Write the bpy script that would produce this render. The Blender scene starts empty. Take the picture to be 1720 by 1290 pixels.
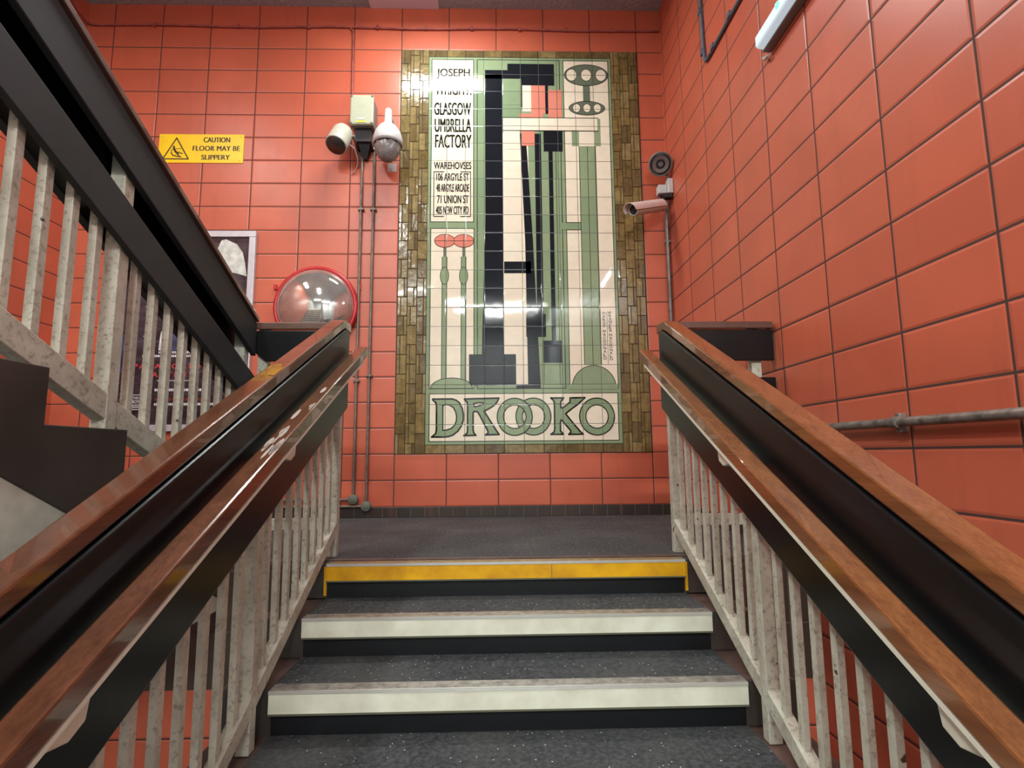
import bpy, bmesh, math, random
from mathutils import Vector, Matrix
random.seed(7)
sc = bpy.context.scene
COL = sc.collection
PI = math.pi

# ------------------------------------------------------------------ camera, world, lights, exposure
cam_d = bpy.data.cameras.new('camera')
cam_d.sensor_fit = 'HORIZONTAL'; cam_d.sensor_width = 36.0
cam_d.lens = 929.68 / 1720 * 36.0
cam_d.clip_start = 0.02
cam = bpy.data.objects.new('camera', cam_d); COL.objects.link(cam)
_p, _y, _r = .1266, .0267, -.0085
F = Vector((math.sin(_y)*math.cos(_p), math.cos(_y)*math.cos(_p), math.sin(_p)))
R0 = Vector((math.cos(_y), -math.sin(_y), 0)); U0 = R0.cross(F)
R = R0*math.cos(_r) + U0*math.sin(_r); U = -R0*math.sin(_r) + U0*math.cos(_r)
cam.matrix_world = Matrix(((R.x, U.x, -F.x, 0), (R.y, U.y, -F.y, 0), (R.z, U.z, -F.z, .474), (0, 0, 0, 1)))
sc.camera = cam

w = bpy.data.worlds.new('world'); sc.world = w; w.use_nodes = True
w.node_tree.nodes['Background'].inputs[0].default_value = (.75, .82, 1, 1)
w.node_tree.nodes['Background'].inputs[1].default_value = .15

sc.view_settings.view_transform = 'Standard'
sc.view_settings.look = 'None'
sc.view_settings.gamma = 1
sc.view_settings.use_curve_mapping = False
sc.view_settings.exposure = 0.06

# main room dimensions (metres; landing floor is z = 0, the eye stands at x = y = 0)
YW = 4.377; XR = 1.43; XL = -3.47; ZC = 4.33; YE = 2.62; YB = -7.0; ZB = -2.9
TW = .406; TH = .2026

def area(name, loc, size, sizey, power, rot=(0, 0, 0), color=(1, 1, 1)):
    d = bpy.data.lights.new(name, 'AREA'); d.shape = 'RECTANGLE'; d.size = size; d.size_y = sizey
    d.energy = power; d.color = color
    o = bpy.data.objects.new(name, d); COL.objects.link(o); o.location = loc; o.rotation_euler = rot
    return o
# (the luminaires themselves are built below; each area light sits in its diffuser)
LAMPS = [  # x, y, length x, length y, power
    (-.53, 3.50, .85, .18, 48),
    (-1.78, .30, .28, 1.5, 100),
    (-3.0, 1.9, .28, 1.2, 30),
    (.0, -5.0, 2.4, .5, 620),
    (-2.3, -3.6, 1.5, .28, 90)]
for i, (x, y, a, b, pw) in enumerate(LAMPS):
    area('ceiling_lamp_light', (x, y, ZC-.125), a*.9, b*.9, pw, color=(.95, 1, .97))
area('emergency_lamp_light', (1.338, 2.29, 2.580), .06, .5, 13, rot=(0, PI/2, 0), color=(.8, .93, 1))

# ------------------------------------------------------------------ materials
def lin(r, g, b):
    def f(c):
        c /= 255.0
        return c/12.92 if c <= .04045 else ((c+.055)/1.055)**2.4
    return (f(r), f(g), f(b), 1)

class NT:
    def __init__(s, name):
        s.m = bpy.data.materials.new(name); s.m.use_nodes = True
        s.t = s.m.node_tree; s.b = s.t.nodes['Principled BSDF']
    def n(s, typ, **kw):
        nd = s.t.nodes.new(typ)
        for k, v in kw.items(): setattr(nd, k, v)
        return nd
    def l(s, a, b): s.t.links.new(a, b)
    def setin(s, sock, v):
        if isinstance(v, bpy.types.NodeSocket): s.l(v, sock)
        else: sock.default_value = v
    def math(s, op, a, b=0.0, c=0.0):
        nd = s.n('ShaderNodeMath', operation=op)
        s.setin(nd.inputs[0], a); s.setin(nd.inputs[1], b); s.setin(nd.inputs[2], c)
        return nd.outputs[0]
    def mix(s, f, a, b, bt='MIX'):
        nd = s.n('ShaderNodeMix', data_type='RGBA', blend_type=bt)
        s.setin(nd.inputs[0], f); s.setin(nd.inputs[6], a); s.setin(nd.inputs[7], b)
        return nd.outputs[2]
    def pos(s):
        return s.n('ShaderNodeNewGeometry').outputs['Position']
    def noise(s, scale, detail=3, vec=None, rough=.5, dist=0):
        nd = s.n('ShaderNodeTexNoise'); nd.inputs['Scale'].default_value = scale
        nd.inputs['Detail'].default_value = detail; nd.inputs['Roughness'].default_value = rough
        nd.inputs['Distortion'].default_value = dist
        s.l(vec if vec is not None else s.pos(), nd.inputs['Vector'])
        return nd.outputs['Fac']
    def ramp(s, f, p0, p1, c0=(0, 0, 0, 1), c1=(1, 1, 1, 1)):
        nd = s.n('ShaderNodeValToRGB'); s.l(f, nd.inputs[0])
        nd.color_ramp.elements[0].position = p0; nd.color_ramp.elements[1].position = p1
        nd.color_ramp.elements[0].color = c0; nd.color_ramp.elements[1].color = c1
        return nd.outputs[0]
    def scale(s, vec, sx, sy, sz):
        nd = s.n('ShaderNodeMapping'); s.l(vec, nd.inputs[0]); nd.inputs['Scale'].default_value = (sx, sy, sz)
        return nd.outputs[0]
    def bump(s, h, strength, dist=.002, normal=None):
        nd = s.n('ShaderNodeBump'); nd.inputs['Strength'].default_value = strength
        nd.inputs['Distance'].default_value = dist; s.l(h, nd.inputs['Height'])
        if normal is not None: s.l(normal, nd.inputs['Normal'])
        return nd.outputs[0]
    def fin(s, color=None, rough=None, normal=None, metal=None, spec=None, coat=None):
        b = s.b.inputs
        for k, v in (('Base Color', color), ('Roughness', rough), ('Metallic', metal), ('Specular IOR Level', spec), ('Coat Weight', coat)):
            if v is not None: s.setin(b[k], v)
        if normal is not None: s.l(normal, b['Normal'])
        return s.m

def grid(t, u, v, u0, v0, pw, ph, half):
    """tile grid on two coordinates: (mask 1 on tile / 0 in joint, cell vector, soft edge height)"""
    a = t.math('DIVIDE', t.math('SUBTRACT', u, u0), pw); b = t.math('DIVIDE', t.math('SUBTRACT', v, v0), ph)
    fa = t.math('FRACT', a); fb = t.math('FRACT', b)
    da = t.math('MULTIPLY', t.math('MINIMUM', fa, t.math('SUBTRACT', 1.0, fa)), pw)
    db = t.math('MULTIPLY', t.math('MINIMUM', fb, t.math('SUBTRACT', 1.0, fb)), ph)
    d = t.math('MINIMUM', da, db)
    def sm(lo, hi):
        nd = t.n('ShaderNodeMapRange'); nd.interpolation_type = 'SMOOTHSTEP'
        t.l(d, nd.inputs[0]); nd.inputs[1].default_value = lo; nd.inputs[2].default_value = hi
        return nd.outputs[0]
    cv = t.n('ShaderNodeCombineXYZ'); t.l(t.math('FLOOR', a), cv.inputs[0]); t.l(t.math('FLOOR', b), cv.inputs[1])
    wn = t.n('ShaderNodeTexWhiteNoise', noise_dimensions='3D'); t.l(cv.outputs[0], wn.inputs[0])
    return sm(half*.7, half*1.2), wn, sm(half*.8, half*3.0)

def tile_mat(name, axis, u0, v0, pw=TW, ph=TH, base=(205, 103, 76), base2=(193, 94, 70), joint=(70, 47, 42), half=.0040, rough=.36, var=.10, tilt=.004):
    t = NT(name); sep = t.n('ShaderNodeSeparateXYZ'); t.l(t.pos(), sep.inputs[0])
    u = sep.outputs[0] if axis == 'X' else sep.outputs[1]
    mask, wn, edge = grid(t, u, sep.outputs[2], u0, v0, pw, ph, half)
    n1 = t.noise(3.2, 4); n2 = t.noise(22, 5, rough=.65)
    col = t.mix(wn.outputs[0], lin(*base), lin(*base2))
    col = t.mix(t.ramp(n1, .35, .75), col, lin(*[c*.90 for c in base]))
    # dirt smears and little chips
    streak = t.noise(1, 4, vec=t.scale(t.pos(), 9, 9, 1.1), rough=.6)
    col = t.mix(t.math('MULTIPLY', t.ramp(streak, .56, .78), .32), col, lin(150, 78, 62))
    spots = t.noise(34, 2); col = t.mix(t.ramp(spots, .80, .84), col, lin(60, 34, 30))
    col = t.mix(mask, lin(*joint), col)
    rgh = t.math('ADD', t.math('MULTIPLY', n2, .16), rough - .08)
    rgh = t.math('ADD', t.math('MULTIPLY', t.math('SUBTRACT', 1.0, mask), .4), rgh)
    h = t.math('ADD', edge, t.math('MULTIPLY', n2, .05))
    # every tile is laid a touch off the plane
    geo = t.n('ShaderNodeNewGeometry')
    vm = t.n('ShaderNodeVectorMath', operation='SUBTRACT'); t.l(wn.outputs[1], vm.inputs[0]); vm.inputs[1].default_value = (.5, .5, .5)
    vs = t.n('ShaderNodeVectorMath', operation='SCALE'); t.l(vm.outputs[0], vs.inputs[0]); vs.inputs['Scale'].default_value = tilt*2
    va = t.n('ShaderNodeVectorMath', operation='ADD'); t.l(geo.outputs['Normal'], va.inputs[0]); t.l(vs.outputs[0], va.inputs[1])
    vn = t.n('ShaderNodeVectorMath', operation='NORMALIZE'); t.l(va.outputs[0], vn.inputs[0])
    return t.fin(col, rgh, t.bump(h, .55, .003, vn.outputs[0]))

def plain(name, rgb, rough=.5, metal=0, noise=.0, nscale=20, bump=0, spec=None, coat=None, rgb2=None):
    t = NT(name); c = lin(*rgb); nf = t.noise(nscale, 4)
    c2 = lin(*(rgb2 or [max(0, v*(1-noise)) for v in rgb]))
    col = t.mix(t.ramp(nf, .35, .7), c, c2)
    return t.fin(col, rough, t.bump(nf, bump, .002) if bump else None, metal, spec, coat)

# mural glaze: any colour, always crossed by the fine grid of its tiles
GX0, GZ0, GPW, GPH = -.568, .553, .1556, .15733
def glaze(name, rgb, rgb2=None, rough=.035):
    t = NT(name); sep = t.n('ShaderNodeSeparateXYZ'); t.l(t.pos(), sep.inputs[0])
    mask, wn, edge = grid(t, sep.outputs[0], sep.outputs[2], GX0, GZ0, GPW, GPH, .0021)
    c2 = rgb2 or [v*.90 for v in rgb]
    col = t.mix(wn.outputs[0], lin(*rgb), lin(*c2))
    cloud = t.noise(14, 3); col = t.mix(t.math('MULTIPLY', t.ramp(cloud, .4, .7), .25), col, lin(*[v*.86 for v in rgb]))
    jc = [70, 66, 52] if sum(rgb) > 200 else [78, 82, 84]
    col = t.mix(mask, lin(*jc), col)
    geo = t.n('ShaderNodeNewGeometry')
    vm = t.n('ShaderNodeVectorMath', operation='SUBTRACT'); t.l(wn.outputs[1], vm.inputs[0]); vm.inputs[1].default_value = (.5, .5, .5)
    vs = t.n('ShaderNodeVectorMath', operation='SCALE'); t.l(vm.outputs[0], vs.inputs[0]); vs.inputs['Scale'].default_value = .014
    va = t.n('ShaderNodeVectorMath', operation='ADD'); t.l(geo.outputs['Normal'], va.inputs[0]); t.l(vs.outputs[0], va.inputs[1])
    vn = t.n('ShaderNodeVectorMath', operation='NORMALIZE'); t.l(va.outputs[0], vn.inputs[0])
    wav = t.noise(9, 1)
    h = t.math('ADD', edge, t.math('MULTIPLY', wav, .5))
    return t.fin(col, t.math('ADD', t.math('MULTIPLY', t.math('SUBTRACT', 1.0, mask), .4), rough), t.bump(h, .35, .0016, vn.outputs[0]))

def wood_mat(name, c1, c2, c3, rough=.22, sx=26):
    t = NT(name)
    tc = t.n('ShaderNodeTexCoord').outputs['Object']
    g1 = t.noise(1, 6, vec=t.scale(tc, sx, 1.1, sx), rough=.6, dist=.6)
    g2 = t.noise(1, 5, vec=t.scale(tc, sx*5, 3, sx*5), rough=.7)
    col = t.mix(t.ramp(g1, .32, .68), lin(*c1), lin(*c2))
    col = t.mix(t.math('MULTIPLY', t.ramp(g2, .45, .72), .45), col, lin(*c3))
    wear = t.noise(5, 5, rough=.7)
    return t.fin(col, t.math('ADD', t.math('MULTIPLY', wear, .22), rough-.08), t.bump(g2, .06, .001), coat=.6)

M = {}
M['orange_back'] = tile_mat('orange_tile_back', 'X', -.8069, .079)
M['orange_side'] = tile_mat('orange_tile_side', 'Y', 3.100, .079, half=.0046)
M['orange_left'] = tile_mat('orange_tile_left', 'Y', 3.30, .079)
M['baseboard'] = tile_mat('dark_base_tile', 'X', -.02, -.02, .1085, .2, (66, 56, 50), (52, 45, 42), (120, 112, 104), .0015, .35)
M['baseboard_y'] = tile_mat('dark_base_tile_side', 'Y', -.02, -.02, .1085, .2, (66, 56, 50), (52, 45, 42), (120, 112, 104), .0015, .35)
M['edge_tile'] = tile_mat('brown_edge_tile', 'X', .12, -.55, .30, .26, (70, 58, 49), (60, 50, 43), (88, 76, 66), .0018, .4)
M['step_tile'] = plain('brown_step_tile', (104, 82, 74), .5, noise=.3, nscale=9, bump=.15)
M['step_side'] = plain('dark_brown_paint', (70, 65, 60), .42, noise=.25, nscale=4, bump=.1)
M['white_wash'] = plain('grey_white_render', (214, 212, 196), .8, noise=.12, nscale=14, bump=.5)
M['hall_wall'] = plain('grey_hall_wall', (168, 170, 170), .5, noise=.1, nscale=2)
def ceiling_m():
    t = NT('rough_grey_render'); n = t.noise(30, 5, rough=.7); n2 = t.noise(3, 3)
    col = t.mix(t.ramp(n, .35, .65), lin(136, 140, 146), lin(190, 192, 196)); col = t.mix(t.ramp(n2, .3, .7), col, lin(158, 160, 166))
    return t.fin(col, .85, t.bump(n, .9, .02))
M['ceiling'] = ceiling_m()
def vinyl():
    t = NT('speckled_safety_vinyl')
    n = t.noise(60, 4, rough=.7); n2 = t.noise(2.6, 5)
    col = t.mix(t.ramp(n, .4, .62), lin(48, 50, 53), lin(78, 79, 81))
    col = t.mix(t.math('MULTIPLY', t.ramp(n2, .4, .75), .55), col, lin(92, 92, 90))
    vo = t.n('ShaderNodeTexVoronoi'); vo.inputs['Scale'].default_value = 62; t.l(t.pos(), vo.inputs['Vector'])
    sp = t.math('LESS_THAN', vo.outputs['Distance'], .13)
    sepc = t.n('ShaderNodeSeparateColor'); t.l(vo.outputs['Color'], sepc.inputs[0])
    pick = t.math('MULTIPLY', sp, t.math('GREATER_THAN', sepc.outputs[0], .72))
    col = t.mix(pick, col, lin(235, 232, 225))
    return t.fin(col, t.math('SUBTRACT', .72, t.math('MULTIPLY', pick, .4)), t.bump(n, .3, .002), spec=.25)
M['vinyl'] = vinyl()
M['riser'] = plain('black_riser', (17, 19, 24), .4, noise=.2)
M['nosing_cream'] = plain('cream_nosing_strip', (232, 232, 214), .5, noise=.10, nscale=12, rgb2=(214, 212, 192))
M['nosing_yellow'] = plain('yellow_nosing_strip', (242, 182, 0), .45, noise=.10, nscale=9, rgb2=(206, 146, 6))
M['nosing_top'] = plain('scuffed_metal_top', (186, 180, 172), .35, metal=.55, noise=.3, nscale=40, bump=.1)
M['nosing_top_brass'] = plain('scuffed_brass_top', (196, 182, 130), .3, metal=.6, noise=.25, nscale=40)
M['bright_edge'] = plain('bright_metal_edge', (232, 232, 226), .25, metal=.6)
M['grime'] = plain('grimy_edge', (96, 96, 78), .6)
def cream_metal():
    t = NT('cream_painted_metal'); n = t.noise(55, 5, rough=.7); n2 = t.noise(7, 5, rough=.65)
    col = t.mix(t.ramp(n2, .4, .75), lin(204, 203, 188), lin(166, 162, 146))
    col = t.mix(t.math('MULTIPLY', t.ramp(n, .52, .66), .65), col, lin(118, 106, 88))
    chips = t.noise(24, 2); col = t.mix(t.ramp(chips, .72, .75), col, lin(70, 56, 44))
    return t.fin(col, .48, t.bump(n, .35, .002))
M['cream_metal'] = cream_metal()
M['ivory'] = plain('ivory_strip', (226, 222, 204), .4, noise=.05)
M['black'] = plain('black_satin_panel', (15, 15, 17), .32, noise=.2, nscale=5, rgb2=(11, 12, 15), spec=.3)
M['black_glare'] = plain('glare_grey_board', (50, 52, 54), .6, noise=.10, nscale=8, rgb2=(44, 46, 48), spec=.3)  # black boards, with the glare on them put into a greyer colour
M['wood_r'] = wood_mat('orange_brown_varnished_wood', (140, 88, 52), (112, 66, 38), (74, 42, 26), rough=.17)
M['wood_l'] = wood_mat('red_brown_varnished_wood', (108, 66, 46), (84, 50, 34), (54, 32, 22), rough=.17)
M['wood_d'] = wood_mat('dull_brown_wood', (104, 70, 56), (84, 56, 46), (64, 44, 38), rough=.4)
M['paint_patch'] = plain('yellow_smear', (170, 120, 30), .4, noise=.3, nscale=30)
M['scuff'] = plain('pale_scuff', (176, 160, 150), .6, noise=.2)
M['pipe'] = plain('grey_brown_conduit', (128, 116, 106), .42, metal=.25, noise=.25, nscale=18)
M['pipe_red'] = plain('painted_over_conduit', (168, 84, 76), .5, noise=.25, nscale=18)
M['pipe_grey'] = plain('grey_steel_conduit', (140, 138, 136), .35, metal=.5, noise=.2)
M['pipe_dark'] = plain('dark_grey_conduit', (88, 96, 112), .5, noise=.1)
M['rail_pipe'] = plain('worn_steel_pipe', (150, 140, 132), .4, metal=.45, noise=.35, nscale=30)
M['cap_grey'] = plain('grey_green_cap', (112, 118, 108), .5, noise=.15)
M['box'] = plain('pale_green_grey_plastic', (174, 178, 154), .45, noise=.04)
M['box_side'] = plain('grey_plastic', (120, 116, 112), .5)
M['dark'] = plain('dark_bracket', (30, 28, 30), .5)
M['white'] = plain('white_painted_metal', (196, 194, 194), .35, noise=.06)
M['beige'] = plain('beige_painted_metal', (186, 183, 168), .35, noise=.06)
M['lens'] = plain('smoked_lens', (56, 54, 52), .25)
M['glassdark'] = plain('dark_lens', (44, 48, 54), .08)
M['torn'] = plain('crumpled_grey_film', (164, 160, 158), .25, noise=.25, nscale=26, bump=.7)
M['red'] = plain('red_rim', (196, 40, 46), .3, noise=.12)
M['chrome'] = plain('mirror_dome', (214, 212, 206), .06, metal=.78, noise=.08, nscale=14)
M['alu'] = plain('satin_aluminium', (200, 204, 212), .35, metal=.35, noise=.05)
M['yellow'] = plain('sign_yellow', (250, 212, 0), .4, noise=.05, nscale=8, rgb2=(246, 200, 0))
M['ink'] = plain('sign_ink', (40, 20, 14), .5)
M['label_yellow'] = plain('label_yellow', (232, 214, 70), .5)
def poster_m():
    t = NT('dark_poster'); n = t.noise(4, 5, dist=1.2); n2 = t.noise(1, 3, vec=t.scale(t.pos(), 1, 1, 30))
    col = t.mix(t.ramp(n, .42, .7), lin(34, 26, 32), lin(66, 58, 68)); col = t.mix(t.math('MULTIPLY', t.ramp(n2, .5, .7), .3), col, lin(96, 92, 108))
    return t.fin(col, .25)
M['poster'] = poster_m()
M['poster_blue'] = plain('blue_haze_print', (70, 82, 124), .25, noise=.5, nscale=9)
M['poster_pale'] = plain('pale_print', (226, 228, 232), .3, noise=.2, nscale=14)
M['poster_red'] = plain('red_print', (208, 60, 72), .3)
M['poster_dkred'] = plain('dark_red_print', (120, 42, 44), .3)
M['lamp_glare'] = plain('painted_lamp_reflection', (222, 228, 222), .3, noise=.2, nscale=22, bump=.4)  # pale colour for the lamp reflection painted on the poster
def emit(name, rgb, st):
    t = NT(name); t.b.inputs['Emission Color'].default_value = lin(*rgb); t.b.inputs['Emission Strength'].default_value = st
    t.b.inputs['Base Color'].default_value = lin(*rgb); return t.m
M['tube'] = emit('lit_diffuser', (255, 250, 240), 9.0)
M['emer'] = emit('lit_emergency_diffuser', (196, 220, 232), .6)
M['green_led'] = emit('green_led', (60, 255, 150), 6.0)
# mural
M['g_cream'] = glaze('glaze_cream', (238, 230, 208), (232, 220, 198))
M['g_green'] = glaze('glaze_green', (146, 164, 128), (130, 152, 120))
M['g_green2'] = glaze('glaze_dull_green', (106, 116, 98), (98, 110, 92))
M['g_dark'] = glaze('glaze_blue_black', (27, 31, 38), (24, 27, 33), .05)
M['g_pink'] = glaze('glaze_pink', (224, 140, 120), (216, 132, 114))
M['g_line'] = glaze('glaze_line', (30, 32, 28), (28, 30, 26))
for i, c in enumerate([(138, 118, 74), (122, 102, 62), (150, 130, 86), (114, 96, 62), (142, 120, 70)]):
    t = NT('brown_glaze_%d' % i); n = t.noise(18, 5, dist=.8); n2 = t.noise(1, 4, vec=t.scale(t.pos(), 60, 1, 5))
    col = t.mix(t.ramp(n, .3, .72), lin(*c), lin(*[v*.72 for v in c])); col = t.mix(t.math('MULTIPLY', t.ramp(n2, .5, .75), .4), col, lin(c[0]+26, c[1]+24, c[2]+20))
    M['b%d' % i] = t.fin(col, .12, t.bump(n, .5, .004), coat=.3)
M['b_joint'] = plain('brown_joint', (60, 52, 32), .7)

# ------------------------------------------------------------------ mesh helpers
class MB:
    def __init__(s): s.v = []; s.f = []; s.mi = []; s.mats = []; s.sm = []
    def mat(s, m):
        if m not in s.mats: s.mats.append(m)
        return s.mats.index(m)
    def add(s, vs, fs, m, smooth=False):
        k = len(s.v); s.v += [tuple(v) for v in vs]; i = s.mat(m)
        for f in fs: s.f.append([k+a for a in f]); s.mi.append(i); s.sm.append(smooth)
        return s
    def box(s, x0, x1, y0, y1, z0, z1, m):
        return s.add([(x0, y0, z0), (x1, y0, z0), (x1, y1, z0), (x0, y1, z0), (x0, y0, z1), (x1, y0, z1), (x1, y1, z1), (x0, y1, z1)],
                     [(0, 3, 2, 1), (4, 5, 6, 7), (0, 1, 5, 4), (1, 2, 6, 5), (2, 3, 7, 6), (3, 0, 4, 7)], m)
    def slope(s, x0, x1, ya, yb, ta, tb, ba, bb, m):
        """board along y with sheared top (ta at ya, tb at yb) and bottom"""
        return s.add([(x0, ya, ba), (x1, ya, ba), (x1, yb, bb), (x0, yb, bb), (x0, ya, ta), (x1, ya, ta), (x1, yb, tb), (x0, yb, tb)],
                     [(0, 3, 2, 1), (4, 5, 6, 7), (0, 1, 5, 4), (1, 2, 6, 5), (2, 3, 7, 6), (3, 0, 4, 7)], m)
    def prism_yz(s, pts, x0, x1, m):
        n = len(pts); vs = [(x0, y, z) for y, z in pts] + [(x1, y, z) for y, z in pts]
        return s.add(vs, [tuple(range(n))[::-1], tuple(range(n, 2*n))] + [(i, (i+1) % n, n+(i+1) % n, n+i) for i in range(n)], m)
    def face_xz(s, pts, y, m):      # flat shape facing -y
        return s.add([(x, y, z) for x, z in pts], [tuple(range(len(pts)))], m)
    def rect(s, x0, x1, z0, z1, y, m): return s.face_xz([(x0, z0), (x1, z0), (x1, z1), (x0, z1)], y, m)
    def ell(s, cx, cz, rx, rz, y, m, a0=0, a1=2*PI, n=40):
        pts = [(cx+rx*math.cos(a0+(a1-a0)*i/n), cz+rz*math.sin(a0+(a1-a0)*i/n)) for i in range(n + (0 if a1-a0 > 6.2 else 1))]
        return s.face_xz(pts, y, m)
    def ring(s, cx, cz, ro, ri, y, m, a0=0, a1=2*PI, n=56):
        vs = []; fs = []
        for i in range(n+1):
            a = a0+(a1-a0)*i/n
            vs += [(cx+ro[0]*math.cos(a), y, cz+ro[1]*math.sin(a)), (cx+ri[0]*math.cos(a), y, cz+ri[1]*math.sin(a))]
        for i in range(n): fs.append((2*i, 2*i+1, 2*i+3, 2*i+2))
        return s.add(vs, fs, m)
    def stroke(s, pts, wd, y, m, closed=False):
        """thick line in the x-z plane"""
        n = len(pts); segs = n if closed else n-1
        for i in range(segs):
            a = Vector(pts[i]); b = Vector(pts[(i+1) % n]); d = (b-a)
            if d.length < 1e-6: continue
            d.normalize(); p = Vector((-d.y, d.x))*wd/2; a2 = a - d*wd*.35; b2 = b + d*wd*.35
            s.face_xz([tuple(a2-p), tuple(b2-p), tuple(b2+p), tuple(a2+p)], y - .00002*(i % 2), m)
        return s
    def tube(s, pts, r, m, seg=12, caps=True):
        pts = [Vector(p) for p in pts]; n = len(pts); rings = []
        rr = r if isinstance(r, (list, tuple)) else [r]*n
        up = None
        for i in range(n):
            t = (pts[min(i+1, n-1)] - pts[max(i-1, 0)]).normalized()
            if up is None:
                up = Vector((0, 0, 1)) if abs(t.z) < .9 else Vector((1, 0, 0))
            a = t.cross(up).normalized(); b = a.cross(t).normalized(); up = b
            rings.append([pts[i] + a*rr[i]*math.cos(2*PI*k/seg) + b*rr[i]*math.sin(2*PI*k/seg) for k in range(seg)])
        vs = [v for q in rings for v in q]; fs = []
        for i in range(n-1):
            for k in range(seg): fs.append((i*seg+k, i*seg+(k+1) % seg, (i+1)*seg+(k+1) % seg, (i+1)*seg+k))
        s.add(vs, fs, m, True)
        if caps:
            s.add(rings[0], [tuple(range(seg))], m); s.add(rings[-1], [tuple(range(seg))[::-1]], m)
        return s
    def lathe(s, o, ax, prof, m, seg=32):
        """profile of (distance along axis, radius)"""
        ax = Vector(ax).normalized(); h = Vector((0, 0, 1)) if abs(ax.z) < .9 else Vector((1, 0, 0))
        a = ax.cross(h).normalized(); b = a.cross(ax); o = Vector(o); vs = []; fs = []
        for d, r in prof:
            for k in range(seg): vs.append(o + ax*d + (a*math.cos(2*PI*k/seg) + b*math.sin(2*PI*k/seg))*max(r, 1e-5))
        for i in range(len(prof)-1):
            for k in range(seg): fs.append((i*seg+k, i*seg+(k+1) % seg, (i+1)*seg+(k+1) % seg, (i+1)*seg+k))
        return s.add(vs, fs, m, True)
    def build(s, name, parent=None, bevel=0, seg=2, recalc=True, **tags):
        me = bpy.data.meshes.new(name); me.from_pydata(s.v, [], s.f)
        for m in s.mats: me.materials.append(m)
        for p, i, q in zip(me.polygons, s.mi, s.sm): p.material_index = i; p.use_smooth = q
        if recalc:
            bm = bmesh.new(); bm.from_mesh(me); bmesh.ops.recalc_face_normals(bm, faces=bm.faces); bm.to_mesh(me); bm.free()
        me.update(); o = bpy.data.objects.new(name, me); COL.objects.link(o)
        if parent: o.parent = parent; o.matrix_parent_inverse = world_of(parent).inverted()
        if bevel:
            b = o.modifiers.new('bevel', 'BEVEL'); b.width = bevel; b.segments = seg; b.limit_method = 'ANGLE'; b.angle_limit = math.radians(35)
            b.harden_normals = False
        for k, v in tags.items(): o[k] = v
        return o

def world_of(o):
    m = Matrix.Translation(o.location)
    return world_of(o.parent) @ o.matrix_parent_inverse @ m if o.parent else m

def thing(name, label, cat, loc=(0, 0, 0), group=None):
    o = bpy.data.objects.new(name, None); COL.objects.link(o); o.location = loc; o.empty_display_size = .05
    o['label'] = label; o['category'] = cat
    if group: o['group'] = group
    return o
def top(mb, name, label, cat, group=None, **kw):
    o = mb.build(name, **kw); o['label'] = label; o['category'] = cat
    if group: o['group'] = group
    return o
def struct(mb, name, **kw):
    o = mb.build(name, **kw); o['kind'] = 'structure'; return o
def copy_part(src, parent, loc, name=None):
    c = src.copy(); c.location = loc; COL.objects.link(c); c.parent = parent
    c.matrix_parent_inverse = world_of(parent).inverted(); return c

def text_geo(txt, x0, x1, z0, z1, y, thick=0.0, spacing=1.0):
    """default-font lettering as flat polygons fitted into a box facing -y"""
    cu = bpy.data.curves.new('t', 'FONT'); cu.body = txt; cu.size = 1; cu.offset = thick; cu.space_character = spacing; cu.resolution_u = 4
    ob = bpy.data.objects.new('t', cu); COL.objects.link(ob)
    bpy.context.view_layer.update()
    me = bpy.data.meshes.new_from_object(ob.evaluated_get(bpy.context.evaluated_depsgraph_get()))
    bpy.data.objects.remove(ob); bpy.data.curves.remove(cu)
    vs = [v.co.copy() for v in me.vertices]; fs = [tuple(p.vertices) for p in me.polygons]; bpy.data.meshes.remove(me)
    if not vs: return [], []
    ax = min(v.x for v in vs); bx = max(v.x for v in vs); az = min(v.y for v in vs); bz = max(v.y for v in vs)
    out = [(x0+(v.x-ax)/(bx-ax)*(x1-x0), y, z0+(v.y-az)/(bz-az)*(z1-z0)) for v in vs]
    return out, fs
def put_text(mb, txt, x0, x1, z0, z1, y, m, thick=0.0, spacing=1.0):
    w_ = max(0, thick)*(z1-z0)*.9      # bolder strokes: the same letters laid again a hair to each side
    v, f = text_geo(txt, x0+w_, x1-w_, z0, z1, y, 0, spacing)
    if not v: return
    for k, d in enumerate((0, -w_, w_, -w_*.5, w_*.5) if w_ else (0,)):
        mb.add([(q[0]+d, q[1]-.00002*k, q[2]) for q in v], f, m)

# ------------------------------------------------------------------ the room
struct(MB().box(XL-.1, XR+.1, YW, YW+.1, 0, ZC, M['orange_back']), 'wall_back')
struct(MB().box(XR, XR+.1, -1.3, YW+.1, ZB, ZC, M['orange_side']).box(XR, XR+.1, YB, -1.3, ZB, ZC, M['hall_wall']), 'wall_right')
struct(MB().box(XL-.1, XL, -1.3, YW+.1, ZB, ZC, M['orange_left']).box(XL-.1, XL, YB, -1.3, ZB, ZC, M['hall_wall']), 'wall_left')
struct(MB().box(XL-.1, XR+.1, YB-.1, YB, ZB, ZC, M['hall_wall']), 'wall_front')
struct(MB().box(XL-.1, XR+.1, YB-.1, YW+.1, ZC, ZC+.1, M['ceiling']), 'ceiling')
STEP_R, STEP_T, Y1 = .1455, .292, 2.548
SX0, SX1 = -.752, .832             # vinyl width of the lower flight
BX0, BX1 = -.93, 1.01              # its full width
struct(MB().box(XL, XR, YE, YW, -.16, 0, M['vinyl']).box(BX0, BX1, Y1+.02, YE, -.14, -.002, M['vinyl']), 'floor')
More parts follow.
